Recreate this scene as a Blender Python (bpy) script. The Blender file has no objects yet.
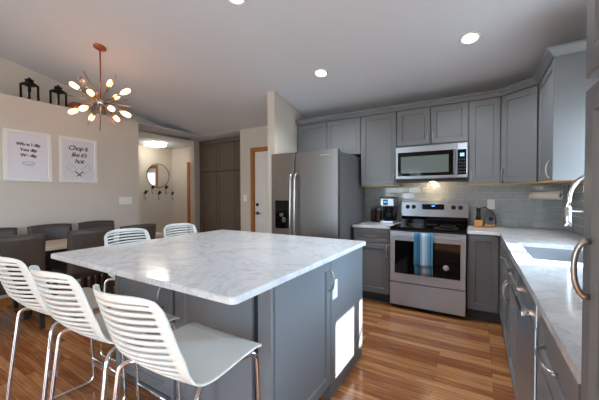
import bpy, bmesh, math, random
from mathutils import Vector, Matrix
random.seed(7)
PI = math.pi
D = bpy.data
SC = bpy.context.scene
COL = SC.collection

# ------------------------------------------------------------------ camera
cam_d = D.cameras.new('camera'); cam = D.objects.new('camera', cam_d); COL.objects.link(cam)
yaw, pit, rol = math.radians(31.0872), math.radians(-1.1293), math.radians(-0.1642)
fw = Vector((-math.sin(yaw)*math.cos(pit), math.cos(yaw)*math.cos(pit), math.sin(pit)))
rt = Vector((math.cos(yaw), math.sin(yaw), 0)); up = rt.cross(fw)
rt2 = rt*math.cos(rol)+up*math.sin(rol); up2 = -rt*math.sin(rol)+up*math.cos(rol)
m = Matrix((rt2, up2, -fw)).transposed().to_4x4(); m.translation = Vector((0.8513, -4.0576, 1.2877))
cam.matrix_world = m
cam_d.sensor_width = 36; cam_d.lens = 295.39*36/599; cam_d.clip_start = 0.02
SC.camera = cam

# ------------------------------------------------------------------ view and light
SC.view_settings.view_transform = 'Standard'
SC.view_settings.look = 'None'
SC.view_settings.exposure = 0.33
SC.view_settings.gamma = 1.0
SC.view_settings.use_curve_mapping = False

W = D.worlds.new('sky'); SC.world = W; W.use_nodes = True
wn, wl = W.node_tree.nodes, W.node_tree.links
wn.clear()
wo = wn.new('ShaderNodeOutputWorld'); bg = wn.new('ShaderNodeBackground')
tc = wn.new('ShaderNodeTexCoord'); sep = wn.new('ShaderNodeSeparateXYZ'); rp = wn.new('ShaderNodeValToRGB')
wl.new(tc.outputs['Generated'], sep.inputs[0]); wl.new(sep.outputs['Z'], rp.inputs[0])
mr = rp.color_ramp
mr.elements[0].position = 0.0; mr.elements[0].color = (.30, .34, .26, 1)
mr.elements[1].position = 1.0; mr.elements[1].color = (.55, .72, 1.0, 1)
e = mr.elements.new(.02); e.color = (.74, .87, 1.0, 1)
wl.new(rp.outputs[0], bg.inputs[0]); bg.inputs[1].default_value = 5.5
wl.new(bg.outputs[0], wo.inputs[0])

SUN_DIR = Vector((-1, -.22, -.85))
sd = D.lights.new('sun', 'SUN'); so = D.objects.new('sun', sd); COL.objects.link(so)
so.rotation_euler = SUN_DIR.to_track_quat('-Z', 'Y').to_euler(); so.location = (6, 1, 6)
sd.energy = 29.0; sd.angle = math.radians(.6); sd.color = (1, .98, .95)

def area(name, loc, dirv, sx, sy, energy, color, portal=False):
    l = D.lights.new(name, 'AREA'); o = D.objects.new(name, l); COL.objects.link(o)
    l.shape = 'RECTANGLE'; l.size = sx; l.size_y = sy; l.energy = energy; l.color = color
    o.location = loc; o.rotation_euler = Vector(dirv).to_track_quat('-Z', 'Y').to_euler()
    if portal: l.cycles.is_portal = True
    return o
# daylight entering by the patio door behind the camera and by the window over the sink, plus added fill lamps
area('patio_daylight', (-2.9, -8.74, 1.12), (0, 1, -.05), 2.4, 1.9, 50, (.74, .87, 1.0))
area('added_side_fill', (1.72, -5.1, 1.08), (-1, .25, -.15), 1.5, 1.9, 42, (.60, .80, 1.0))  # unseen fill lamp, added to brighten the island end and aisle
area('sink_window_daylight', (1.80, -1.60, 1.48), (-1, 0, .1), .74, .8, 9, (.66, .82, 1.0))
area('added_window_fill', (4.0, -.4, 2.5), (-1, -.4, -.45), 2.4, 1.8, 600, (.50, .75, 1.0))  # area lamp outside the sink window, added to light the island end

# ------------------------------------------------------------------ material helpers
def lin(c):
    return tuple((x/255/12.92 if x/255 <= .04045 else ((x/255+.055)/1.055)**2.4) for x in c) + (1,)
def mat(name, col, rough=.5, metal=0., emis=None, estr=0., coat=0., trans=0., ior=1.45, noise=.04, nscale=6., bump=0., bscale=200., stretch=(1, 1, 1)):
    M = D.materials.new(name); M.use_nodes = True
    n, l = M.node_tree.nodes, M.node_tree.links
    b = n['Principled BSDF']
    c = lin(col)
    b.inputs['Base Color'].default_value = c
    b.inputs['Roughness'].default_value = rough; b.inputs['Metallic'].default_value = metal
    b.inputs['IOR'].default_value = ior
    b.inputs['Coat Weight'].default_value = coat; b.inputs['Coat Roughness'].default_value = .1
    b.inputs['Transmission Weight'].default_value = trans
    if emis:
        b.inputs['Emission Color'].default_value = lin(emis); b.inputs['Emission Strength'].default_value = estr
    if noise > 0 or bump > 0:
        t = n.new('ShaderNodeTexCoord'); mp = n.new('ShaderNodeMapping'); mp.inputs['Scale'].default_value = stretch
        l.new(t.outputs['Object'], mp.inputs[0])
    if noise > 0:
        nz = n.new('ShaderNodeTexNoise'); nz.inputs['Scale'].default_value = nscale; nz.inputs['Detail'].default_value = 3
        l.new(mp.outputs[0], nz.inputs[0])
        r = n.new('ShaderNodeValToRGB')
        r.color_ramp.elements[0].position = .3; r.color_ramp.elements[1].position = .7
        r.color_ramp.elements[0].color = tuple(x*(1-noise) for x in c[:3])+(1,)
        r.color_ramp.elements[1].color = tuple(min(1, x*(1+noise)) for x in c[:3])+(1,)
        l.new(nz.outputs[0], r.inputs[0]); l.new(r.outputs[0], b.inputs['Base Color'])
    if bump > 0:
        n2 = n.new('ShaderNodeTexNoise'); n2.inputs['Scale'].default_value = bscale
        l.new(mp.outputs[0], n2.inputs[0])
        bp = n.new('ShaderNodeBump'); bp.inputs['Strength'].default_value = bump; bp.inputs['Distance'].default_value = .002
        l.new(n2.outputs[0], bp.inputs['Height']); l.new(bp.outputs[0], b.inputs['Normal'])
    return M

M = {}
M['wall'] = mat('wall_paint', (214, 205, 193), .8, noise=.015, nscale=2, bump=.05)
M['ceil'] = mat('ceiling_paint', (217, 220, 226), .85, noise=.01, nscale=2, bump=.08)
M['trim_white'] = mat('white_trim', (236, 234, 230), .4, noise=.01)
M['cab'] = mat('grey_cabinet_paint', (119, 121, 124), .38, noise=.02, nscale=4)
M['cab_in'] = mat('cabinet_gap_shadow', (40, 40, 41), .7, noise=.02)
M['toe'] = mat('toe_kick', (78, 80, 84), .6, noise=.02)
M['pantry'] = mat('pantry_paint_warm_light', (112, 98, 86), .45, noise=.03, nscale=3)  # grey paint with the warm hall light put into its colour
M['pantry_gap_shadow'] = mat('pantry_gap_shadow', (34, 28, 25), .8, noise=.02)  # dark body colour stands in for shade between the pantry doors
M['maple'] = mat('maple_underside', (205, 168, 120), .5, noise=.08, nscale=8, stretch=(1, 6, 6))
M['oak'] = mat('oak_trim', (176, 112, 52), .4, noise=.14, nscale=10, stretch=(8, 8, 1))
M['nickel'] = mat('brushed_nickel', (190, 186, 180), .28, 1., noise=.03)
M['chrome'] = mat('chrome', (225, 225, 228), .07, 1., noise=0)
M['steel'] = mat('stainless_steel', (142, 143, 146), .34, 1., noise=.05, nscale=3, stretch=(60, 60, .6))
M['steel_h'] = mat('stainless_steel_horizontal_grain', (180, 190, 203), .38, 1., noise=.04, nscale=3, stretch=(.6, .6, 60))
for k_ in ('steel', 'steel_h'):
    b_ = M[k_].node_tree.nodes['Principled BSDF']; tg_ = M[k_].node_tree.nodes.new('ShaderNodeTangent'); tg_.direction_type = 'RADIAL'; tg_.axis = 'Z'
    M[k_].node_tree.links.new(tg_.outputs[0], b_.inputs['Tangent']); b_.inputs['Anisotropic'].default_value = .85; b_.inputs['Anisotropic Rotation'].default_value = .25
M['fridge_side'] = mat('fridge_grey_side', (128, 130, 134), .45, .3, noise=.03)
M['blackglass'] = mat('black_glass', (8, 8, 9), .05, noise=0, ior=1.3)
M['black'] = mat('black_plastic', (22, 22, 24), .35, noise=.05)
M['blackmetal'] = mat('black_metal', (26, 24, 24), .5, .4, noise=.1)
M['window_mw'] = mat('microwave_window', (96, 108, 106), .12, noise=.03, coat=.6)
M['white_plastic'] = mat('white_stool_plastic', (226, 225, 218), .38, noise=.01)
M['plate'] = mat('white_plate_plastic', (240, 240, 236), .35, noise=.01)
M['leather'] = mat('brown_leather', (74, 62, 54), .42, noise=.12, nscale=14, bump=.15)
M['darkwood'] = mat('dark_wood_legs', (40, 34, 32), .45, noise=.15, nscale=10)
M['tablewood'] = mat('whitewashed_table_top', (214, 196, 178), .35, noise=.07, nscale=5, stretch=(8, 1, 8))
M['copper'] = mat('copper', (186, 112, 82), .3, 1., noise=.06)
M['brass'] = mat('champagne_metal', (206, 176, 140), .22, 1., noise=.03)
M['bulb'] = mat('lit_bulb_glass', (255, 225, 190), .3, emis=(255, 172, 112), estr=6.0, noise=0)
M['bulb_off'] = mat('clear_bulb_glass', (240, 235, 230), .05, trans=1., noise=0)
M['lamp'] = mat('lit_lens', (255, 255, 250), .4, emis=(255, 250, 238), estr=9.0, noise=0)
M['lamp_hall'] = mat('lit_hall_diffuser', (255, 250, 240), .4, emis=(255, 246, 232), estr=12.0, noise=0)
M['print'] = mat('print_paper', (226, 224, 230), .3, noise=.01)
M['ink'] = mat('dark_ink', (52, 40, 52), .5, noise=.05)
M['mirror'] = mat('mirror_glass', (225, 228, 230), .02, 1., noise=0)
M['glass'] = mat('clear_glass', (245, 250, 250), .02, trans=1., noise=0)
M['beans'] = mat('dark_jar_contents', (48, 34, 28), .6, noise=.4, nscale=60)
M['blockwood'] = mat('light_wood_block', (196, 142, 84), .45, noise=.12, nscale=12, stretch=(2, 2, 10))
M['greyenamel'] = mat('grey_enamel', (92, 96, 100), .3, noise=.05)
M['paper'] = mat('paper_towel', (235, 228, 220), .9, noise=.03, nscale=40, bump=.3, bscale=120)
M['lcd'] = mat('lit_display', (60, 120, 230), .3, emis=(70, 150, 255), estr=1.6, noise=0)
M['grout'] = mat('grout', (205, 206, 205), .8, noise=.03)
M['tile'] = mat('grey_glass_tile', (170, 177, 179), .07, noise=.05, nscale=4, coat=.4)
M['sink'] = mat('sink_steel', (150, 157, 164), .4, .3, noise=.04)
M['vase'] = mat('grey_ceramic', (150, 148, 142), .5, noise=.08)
M['candle'] = mat('cream_candle', (236, 226, 208), .6, noise=.02)

def quartz():
    Q = D.materials.new('white_quartz'); Q.use_nodes = True
    n, l = Q.node_tree.nodes, Q.node_tree.links; b = n['Principled BSDF']
    t = n.new('ShaderNodeTexCoord')
    w = n.new('ShaderNodeTexNoise'); w.inputs['Scale'].default_value = 2.2; w.inputs['Detail'].default_value = 8; w.inputs['Roughness'].default_value = .65
    w.inputs['Distortion'].default_value = 1.2
    l.new(t.outputs['Object'], w.inputs[0])
    r = n.new('ShaderNodeValToRGB'); cr = r.color_ramp
    cr.elements[0].position = .0; cr.elements[0].color = lin((226, 226, 226))
    cr.elements[1].position = 1.; cr.elements[1].color = lin((228, 228, 227))
    for p, c in ((.46, (226, 226, 226)), (.495, (206, 207, 210)), (.53, (227, 227, 226)), (.62, (220, 221, 222)), (.68, (228, 228, 228))):
        x = cr.elements.new(p); x.color = lin(c)
    l.new(w.outputs[0], r.inputs[0])
    s = n.new('ShaderNodeTexNoise'); s.inputs['Scale'].default_value = 28; s.inputs['Detail'].default_value = 5
    l.new(t.outputs['Object'], s.inputs[0])
    r2 = n.new('ShaderNodeValToRGB'); r2.color_ramp.elements[0].position = .33; r2.color_ramp.elements[1].position = .5
    r2.color_ramp.elements[0].color = (.72, .73, .75, 1); r2.color_ramp.elements[1].color = (1, 1, 1, 1)
    l.new(s.outputs[0], r2.inputs[0])
    mx = n.new('ShaderNodeMix'); mx.data_type = 'RGBA'; mx.blend_type = 'MULTIPLY'; mx.inputs[0].default_value = .28
    l.new(r.outputs[0], mx.inputs[6]); l.new(r2.outputs[0], mx.inputs[7])
    l.new(mx.outputs[2], b.inputs['Base Color'])
    b.inputs['Roughness'].default_value = .10
    return Q
M['quartz'] = quartz()

def floor_mat():
    F = D.materials.new('oak_floor'); F.use_nodes = True
    n, l = F.node_tree.nodes, F.node_tree.links; b = n['Principled BSDF']
    t = n.new('ShaderNodeTexCoord')
    br = n.new('ShaderNodeTexBrick')
    br.inputs['Scale'].default_value = 1.; br.inputs['Brick Width'].default_value = .95; br.inputs['Row Height'].default_value = .062
    br.inputs['Mortar Size'].default_value = .0011; br.inputs['Mortar Smooth'].default_value = .2; br.inputs['Bias'].default_value = 0
    br.offset = .37; br.offset_frequency = 3; br.squash = 1.0
    br.inputs['Color1'].default_value = (0, 0, 0, 1); br.inputs['Color2'].default_value = (1, 1, 1, 1); br.inputs['Mortar'].default_value = (.0, .0, .0, 1)
    l.new(t.outputs['Object'], br.inputs[0])
    # grain, shifted per board
    mp = n.new('ShaderNodeMapping'); mp.inputs['Scale'].default_value = (1.1, 17, 1)
    l.new(t.outputs['Object'], mp.inputs[0])
    ad = n.new('ShaderNodeVectorMath'); ad.operation = 'ADD'
    sc_ = n.new('ShaderNodeVectorMath'); sc_.operation = 'SCALE'; sc_.inputs[3].default_value = 13
    l.new(br.outputs['Color'], sc_.inputs[0]); l.new(mp.outputs[0], ad.inputs[0]); l.new(sc_.outputs[0], ad.inputs[1])
    nz = n.new('ShaderNodeTexNoise'); nz.inputs['Scale'].default_value = 2.2; nz.inputs['Detail'].default_value = 6; nz.inputs['Distortion'].default_value = 1.4
    l.new(ad.outputs[0], nz.inputs[0])
    mxv = n.new('ShaderNodeMix'); mxv.data_type = 'FLOAT'; mxv.inputs[0].default_value = .70
    l.new(br.outputs['Color'], mxv.inputs[2]); l.new(nz.outputs[0], mxv.inputs[3])
    r = n.new('ShaderNodeValToRGB'); cr = r.color_ramp
    cr.elements[0].position = .12; cr.elements[0].color = lin((112, 62, 36))
    cr.elements[1].position = .9; cr.elements[1].color = lin((222, 172, 122))
    x = cr.elements.new(.42); x.color = lin((160, 101, 61))
    x = cr.elements.new(.62); x.color = lin((196, 138, 90))
    l.new(mxv.outputs[0], r.inputs[0])
    mm = n.new('ShaderNodeMix'); mm.data_type = 'RGBA'; mm.blend_type = 'MIX'; mm.inputs[7].default_value = lin((74, 40, 20))
    l.new(br.outputs['Fac'], mm.inputs[0]); l.new(r.outputs[0], mm.inputs[6])
    l.new(mm.outputs[2], b.inputs['Base Color'])
    b.inputs['Roughness'].default_value = .16
    b.inputs['Coat Weight'].default_value = .35; b.inputs['Coat Roughness'].default_value = .12
    bp = n.new('ShaderNodeBump'); bp.inputs['Strength'].default_value = .12; bp.inputs['Distance'].default_value = .003
    l.new(nz.outputs[0], bp.inputs['Height']); l.new(bp.outputs[0], b.inputs['Normal'])
    return F
M['floor'] = floor_mat()

def towel_mat():
    F = D.materials.new('blue_striped_towel'); F.use_nodes = True
    n, l = F.node_tree.nodes, F.node_tree.links; b = n['Principled BSDF']
    t = n.new('ShaderNodeTexCoord'); s = n.new('ShaderNodeSeparateXYZ'); l.new(t.outputs['Object'], s.inputs[0])
    mu = n.new('ShaderNodeMapRange'); mu.inputs[1].default_value = -.095; mu.inputs[2].default_value = .095
    l.new(s.outputs[0], mu.inputs[0])
    r = n.new('ShaderNodeValToRGB'); cr = r.color_ramp; cr.interpolation = 'CONSTANT'
    cols = [(0, (72, 128, 160)), (.16, (52, 104, 142)), (.36, (140, 182, 204)), (.46, (198, 216, 226)), (.58, (150, 190, 212)), (.7, (106, 154, 186)), (.82, (60, 112, 150)), (.93, (96, 150, 178))]
    cr.elements[0].color = lin(cols[0][1]); cr.elements[0].position = 0
    cr.elements[1].position = .16; cr.elements[1].color = lin(cols[1][1])
    for p, c in cols[2:]:
        x = cr.elements.new(p); x.color = lin(c)
    l.new(mu.outputs[0], r.inputs[0]); l.new(r.outputs[0], b.inputs['Base Color']); b.inputs['Roughness'].default_value = .95
    return F
M['towel'] = towel_mat()

# ------------------------------------------------------------------ mesh helpers
class MB:
    def __init__(s): s.bm = bmesh.new()
    def box(s, x0, x1, y0, y1, z0, z1, bev=0., seg=1, smooth=False):
        b = s.bm
        x0, x1 = min(x0, x1), max(x0, x1); y0, y1 = min(y0, y1), max(y0, y1); z0, z1 = min(z0, z1), max(z0, z1)
        v = [b.verts.new(p) for p in ((x0,y0,z0),(x1,y0,z0),(x1,y1,z0),(x0,y1,z0),(x0,y0,z1),(x1,y0,z1),(x1,y1,z1),(x0,y1,z1))]
        fs = [b.faces.new([v[i] for i in f]) for f in ((0,3,2,1),(4,5,6,7),(0,1,5,4),(1,2,6,5),(2,3,7,6),(3,0,4,7))]
        if bev > 0:
            es = set(e for f in fs for e in f.edges)
            r = bmesh.ops.bevel(b, geom=list(es), offset=min(bev, .49*min(x1-x0, y1-y0, z1-z0)), segments=seg, profile=.5, affect='EDGES')
            if smooth:
                for f in r['faces']: f.smooth = True
        return s
    def prism(s, poly, z0, z1, bev=0., seg=1):
        b = s.bm
        lo = [b.verts.new((p[0], p[1], z0)) for p in poly]; hi = [b.verts.new((p[0], p[1], z1)) for p in poly]
        n = len(poly)
        area2 = sum(poly[i][0]*poly[(i+1) % n][1]-poly[(i+1) % n][0]*poly[i][1] for i in range(n))
        fs = []
        if area2 > 0:
            fs += [b.faces.new(lo[::-1]), b.faces.new(hi)]
            for i in range(n): fs.append(b.faces.new((lo[i], lo[(i+1) % n], hi[(i+1) % n], hi[i])))
        else:
            fs += [b.faces.new(lo), b.faces.new(hi[::-1])]
            for i in range(n): fs.append(b.faces.new((lo[(i+1) % n], lo[i], hi[i], hi[(i+1) % n])))
        if bev > 0:
            es = set(e for f in fs for e in f.edges)
            bmesh.ops.bevel(b, geom=list(es), offset=bev, segments=seg, profile=.5, affect='EDGES')
        return s
    def tube(s, pts, r, n=10, closed=False, cap=True):
        b = s.bm; P = [Vector(p) for p in pts]; N = len(P)
        rr = r if isinstance(r, (list, tuple)) else [r]*N
        rings = []; prev = None
        for i in range(N):
            if closed: t = (P[(i+1) % N]-P[i-1]).normalized()
            elif i == 0: t = (P[1]-P[0]).normalized()
            elif i == N-1: t = (P[-1]-P[-2]).normalized()
            else: t = ((P[i+1]-P[i]).normalized()+(P[i]-P[i-1]).normalized()).normalized()
            if prev is None:
                a = Vector((0, 0, 1)) if abs(t.z) < .9 else Vector((1, 0, 0))
                u = t.cross(a).normalized()
            else:
                u = (prev-t*prev.dot(t)).normalized()
            prev = u; w = t.cross(u)
            rings.append([b.verts.new(P[i]+(u*math.cos(2*PI*k/n)+w*math.sin(2*PI*k/n))*rr[i]) for k in range(n)])
        for i in range(N if closed else N-1):
            A, B = rings[i], rings[(i+1) % N]
            for k in range(n):
                f = b.faces.new((A[k], A[(k+1) % n], B[(k+1) % n], B[k])); f.smooth = True
        if cap and not closed:
            b.faces.new(rings[0][::-1]); b.faces.new(rings[-1])
        return s
    def lathe(s, prof, c=(0, 0, 0), n=24, axis=None, smooth=True):
        """prof: (radius, height) list; axis: direction of height"""
        b = s.bm; c = Vector(c); ax = Vector(axis or (0, 0, 1)).normalized()
        a = Vector((1, 0, 0)) if abs(ax.x) < .9 else Vector((0, 1, 0))
        u = (a-ax*a.dot(ax)).normalized(); w = ax.cross(u)
        rings = []
        for r, h in prof:
            if r < 1e-6: rings.append([b.verts.new(c+ax*h)])
            else: rings.append([b.verts.new(c+ax*h+(u*math.cos(2*PI*k/n)+w*math.sin(2*PI*k/n))*r) for k in range(n)])
        for A, B in zip(rings, rings[1:]):
            for k in range(n):
                k2 = (k+1) % n
                if len(A) == 1 and len(B) == 1: continue
                if len(A) == 1: f = b.faces.new((A[0], B[k2], B[k]))
                elif len(B) == 1: f = b.faces.new((A[k], A[k2], B[0]))
                else: f = b.faces.new((A[k], A[k2], B[k2], B[k]))
                f.smooth = smooth
        if len(rings[0]) > 1: b.faces.new(rings[0][::-1])
        if len(rings[-1]) > 1: b.faces.new(rings[-1])
        return s
    def faces(s, vs, fs, smooth=False):
        v = [s.bm.verts.new(p) for p in vs]
        for f in fs:
            q = s.bm.faces.new([v[i] for i in f]); q.smooth = smooth
        return s
    def xf(s, mtx): bmesh.ops.transform(s.bm, matrix=mtx, verts=s.bm.verts); return s
    def build(s, name, mt, parent=None, loc=None, rotz=0):
        me = D.meshes.new(name); bmesh.ops.recalc_face_normals(s.bm, faces=s.bm.faces); s.bm.to_mesh(me); s.bm.free()
        o = D.objects.new(name, me); COL.objects.link(o); me.materials.append(M[mt] if isinstance(mt, str) else mt)
        if parent: o.parent = parent
        if loc is not None: o.location = loc
        o.rotation_euler.z = rotz
        return o

def tag(o, label, cat, group=None):
    o['label'] = label; o['category'] = cat
    if group: o['group'] = group
    return o
def thing(name, label, cat, loc=(0, 0, 0), rotz=0, group=None):
    o = D.objects.new(name, None); o.empty_display_size = .1; COL.objects.link(o)
    o.location = loc; o.rotation_euler.z = rotz
    return tag(o, label, cat, group)
def struct(name, mb, mt, parent=None):
    o = mb.build(name, mt, parent)
    if not parent: o['kind'] = 'structure'
    return o
def dup(root, loc, rotz, label=None, group=None):
    r = root.copy(); COL.objects.link(r); r.location = loc; r.rotation_euler = (0, 0, rotz)
    if label: r['label'] = label
    if group: r['group'] = group
    for ch in list(root.children):
        c = ch.copy(); COL.objects.link(c); c.parent = r
        for g in list(ch.children):
            d = g.copy(); COL.objects.link(d); d.parent = c
    return r
def arc(c, r, a0, a1, n, plane='yz'):
    out = []
    for i in range(n+1):
        a = math.radians(a0+(a1-a0)*i/n)
        p, q = r*math.cos(a), r*math.sin(a)
        if plane == 'yz': out.append((c[0], c[1]+p, c[2]+q))
        elif plane == 'xz': out.append((c[0]+p, c[1], c[2]+q))
        else: out.append((c[0]+p, c[1]+q, c[2]))
    return out
def smooth_path(pts, n=6):
    """Catmull-Rom through the points"""
    P = [Vector(p) for p in pts]; out = []
    for i in range(len(P)-1):
        p0 = P[i-1] if i else P[0]*2-P[1]; p1, p2 = P[i], P[i+1]; p3 = P[i+2] if i+2 < len(P) else P[-1]*2-P[-2]
        for k in range(n):
            t = k/n
            out.append(.5*((2*p1)+(p2-p0)*t+(2*p0-5*p1+4*p2-p3)*t*t+(3*p1-p0-3*p2+p3)*t**3))
    out.append(P[-1]); return out
def round_path(pts, r, n=5):
    """polyline with rounded corners"""
    P = [Vector(p) for p in pts]; out = [P[0]]
    for i in range(1, len(P)-1):
        a = (P[i-1]-P[i]); b = (P[i+1]-P[i]); rr = min(r, a.length*.49, b.length*.49)
        A = P[i]+a.normalized()*rr; B = P[i]+b.normalized()*rr
        for k in range(n+1):
            t = k/n; out.append(A*(1-t)**2+P[i]*2*t*(1-t)+B*t*t)
    out.append(P[-1]); return out

# ------------------------------------------------------------------ room
CZ = lambda y: 2.46-.2*y           # the vaulted ceiling rises from the range wall towards the living side
XR = 1.66; YB = -8.8; XL = -3.86; XG = -4.28
RIDGE = -4.6
struct('floor', MB().box(-6.0, 1.9, -8.95, 1.2, -.1, 0), 'floor')
def slab(x0, x1, y0, z0, y1, z1, t=.1):
    return MB().faces([(x0,y0,z0),(x1,y0,z0),(x1,y1,z1),(x0,y1,z1),(x0,y0,z0+t),(x1,y0,z0+t),(x1,y1,z1+t),(x0,y1,z1+t)],
                      [(0,1,2,3),(4,7,6,5),(0,4,5,1),(1,5,6,2),(2,6,7,3),(3,7,4,0)])
cb = slab(XG-.1, 1.8, 0.12, CZ(.12), RIDGE, CZ(RIDGE))
cb.bm.from_mesh  # keep one mesh: both pitches of the vault
v2 = slab(XG-.1, 1.8, RIDGE, CZ(RIDGE), YB-.1, CZ(RIDGE)-.2*(RIDGE-YB+.1)*1.0)
tmp = D.meshes.new('tmp'); v2.bm.to_mesh(tmp); cb.bm.from_mesh(tmp); D.meshes.remove(tmp)
struct('ceiling', cb, 'ceil')
# flat hall and pantry ceiling, whose top is the plant ledge
hc = MB().prism([(-5.9, -1.3), (XL, -1.3), (XL, -.04), (-4.4, -.04), (-4.4, 1.1), (-5.9, 1.1)], 2.45, 2.462).prism([(XL, 0), (-2.85, 0), (-2.85, 1.1), (-4.4, 1.1), (-4.4, 0)], 2.451, 2.50)
struct('ceiling_hall', hc, 'ceil')
# back wall with the door opening (door leaf x -2.535..-1.72)
bw = MB().box(-2.85, -2.60, 0, .12, 0, CZ(0)).box(-2.60, -1.64, 0, .12, 2.10, CZ(0)).box(-1.64, 1.8, 0, .12, 0, CZ(0))
struct('wall_back', bw, 'wall')
def wedge(x0, x1, y0, y1, zf=CZ):
    return MB().faces([(x0,y0,0),(x1,y0,0),(x1,y1,0),(x0,y1,0),(x0,y0,zf(y0)),(x1,y0,zf(y0)),(x1,y1,zf(y1)),(x0,y1,zf(y1))],
                      [(0,1,2,3),(4,7,6,5),(0,4,5,1),(1,5,6,2),(2,6,7,3),(3,7,4,0)])
struct('wall_wing', wedge(-1.545, -1.43, -.90, 0), 'wall')
struct('wall_left', MB().box(XG, XL, YB, -1.29, 0, 2.462), 'wall')
gz = MB().faces([(XG,YB,2.462),(XG,0.12,2.462),(XG,.12,CZ(.12)),(XG,RIDGE,CZ(RIDGE)),(XG,YB,CZ(RIDGE)-.2*(RIDGE-YB)),
                 (XG-.1,YB,2.462),(XG-.1,.12,2.462),(XG-.1,.12,CZ(.12)),(XG-.1,RIDGE,CZ(RIDGE)),(XG-.1,YB,CZ(RIDGE)-.2*(RIDGE-YB))],
                [(0,1,2,3,4),(9,8,7,6,5),(0,5,6,1),(1,6,7,2),(2,7,8,3),(3,8,9,4),(4,9,5,0)])
struct('wall_gable', gz, 'wall')
struct('wall_hall', MB().box(-5.9, -5.8, -1.4, 1.1, 0, 2.44).box(-5.8, XG, -1.40, -1.29, 0, 2.44).box(-5.8, -5.20, .70, .8, 0, 2.44).box(-5.20, -4.52, .70, .8, 2.05, 2.44), 'wall')
struct('wall_stub', MB().box(-4.52, -4.40, .25, 1.1, 0, 2.44), 'wall')
struct('wall_pantry', MB().box(-4.40, -2.85, 1.0, 1.1, 0, 2.44).box(-2.85, -2.75, .12, 1.1, 0, 2.44), 'wall')
# right wall with the window over the sink
WY0, WY1, WZ0, WZ1 = -2.02, -1.195, 1.03, 1.935
rw = MB()
def rwall(y0, y1, z0=0, z1=None):
    if z1 is not None: rw.box(XR, 1.78, y0, y1, z0, z1)
    else:
        f = lambda y: CZ(y) if y > RIDGE else CZ(RIDGE)-.2*(RIDGE-y)
        rw.faces([(XR,y0,z0),(1.78,y0,z0),(1.78,y1,z0),(XR,y1,z0),(XR,y0,f(y0)),(1.78,y0,f(y0)),(1.78,y1,f(y1)),(XR,y1,f(y1))],
                 [(0,1,2,3),(4,7,6,5),(0,4,5,1),(1,5,6,2),(2,6,7,3),(3,7,4,0)])
rwall(WY1, .0); rwall(WY0, WY1, 0, WZ0); rwall(WY0, WY1, WZ1); rwall(-4.3, WY0); rwall(RIDGE, -4.3, 2.1, None); rwall(-5.9, RIDGE, 2.1, None); rwall(YB, -5.9)
struct('wall_right', rw, 'wall')
# wall behind the camera with the patio door
zt = CZ(RIDGE)-.2*(RIDGE-YB)
struct('wall_rear', MB().box(XG, -4.15, YB-.12, YB, 0, zt).box(-1.64, -1.4, YB-.12, YB, 0, zt).box(-1.4, -1.0, YB-.12, YB, 0, .35).box(-1.4, -1.0, YB-.12, YB, 2.12, zt).box(-1.0, 1.8, YB-.12, YB, 0, zt).box(-4.15, -1.64, YB-.12, YB, 2.12, zt), 'wall')
wf = MB()
for x in (-4.15, -2.94, -1.72): wf.box(x, x+.08, YB-.1, YB-.02, 0, 2.12)
wf.box(-4.07, -1.72, YB-.1, YB-.02, 0, .09).box(-4.07, -1.72, YB-.1, YB-.02, 2.04, 2.12)
w2 = struct('window_2', wf, 'trim_white')
sf = MB()
for y in (-5.9, -5.14, -4.38): sf.box(1.68, 1.75, y, y+.08, 0, 2.1)
sf.box(1.68, 1.75, -5.82, -4.38, 0, .09).box(1.68, 1.75, -5.82, -4.38, 2.02, 2.1)
struct('added_window_3', sf, 'trim_white')  # unseen door frame, added along with the side fill lamp
# sink window
sf = MB()
sf.box(1.69, 1.75, WY0, WY0+.05, WZ0, WZ1).box(1.69, 1.75, WY1-.045, WY1, WZ0, WZ1)
sf.box(1.69, 1.75, WY0+.05, WY1-.045, WZ0, WZ0+.05).box(1.69, 1.75, WY0+.05, WY1-.045, WZ1-.055, WZ1).box(1.69, 1.75, -1.63, -1.53, WZ0+.05, WZ1-.055)
sw = struct('window_1', sf, 'trim_white')
# doors
d1 = struct('door_1', MB().box(-2.535, -1.705, .03, .07, .005, 2.035), 'trim_white')
pn = MB()
for (a, b_) in ((-2.45, -2.17), (-2.07, -1.79)):
    for (c, d_) in ((.2, .78), (.9, 1.48), (1.6, 1.93)):
        pn.box(a, b_, .022, .03, c, d_, .006)
pn.build('door_panels', 'trim_white', d1)
hb = MB().lathe([(.03, 0), (.03, .012), (.012, .014), (.012, .05)], (-2.475, .03, .955), 16, (0, -1, 0)).tube([(-2.475, -.02, .955), (-2.37, -.022, .955)], .009)
hb.build('door_handle', 'black', d1)
MB().lathe([(.03, 0), (.03, .02), (.024, .028), (0, .028)], (-2.475, .03, 1.105), 16, (0, -1, 0)).build('deadbolt', 'black', d1)
t1 = MB().box(-2.60, -2.535, -.02, .1, 0, 2.105, .004).box(-1.705, -1.64, -.02, .1, 0, 2.105, .004).box(-2.60, -1.64, -.021, .1, 2.035, 2.105, .004)
struct('trim_1', t1, 'oak')
d2 = struct('door_2', MB().box(-5.14, -4.55, .73, .77, .005, 1.0).box(-5.14, -4.55, .73, .77, 1.88, 2.0).box(-5.14, -5.02, .73, .77, 1.0, 1.88).box(-4.64, -4.55, .73, .77, 1.0, 1.88), 'trim_white')
MB().box(-5.02, -4.64, .747, .753, 1.0, 1.88).build('glass_pane', 'glass', d2)
hg = MB()
for z in (.3, 1.05, 1.8): hg.box(-5.15, -5.135, .715, .735, z, z+.09)
hg.build('hinge', 'black', d2)
struct('trim_2', MB().box(-5.20, -5.135, .68, .79, 0, 2.07, .004).box(-5.135, -4.52, .68, .79, 2.0, 2.07, .004), 'oak')
struct('baseboard_left', MB().box(XL, XL+.015, YB, -1.29, 0, .09, .004), 'oak')
struct('baseboard_hall', MB().box(-5.8, -5.785, -1.29, .7, 0, .09, .004), 'oak')
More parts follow.
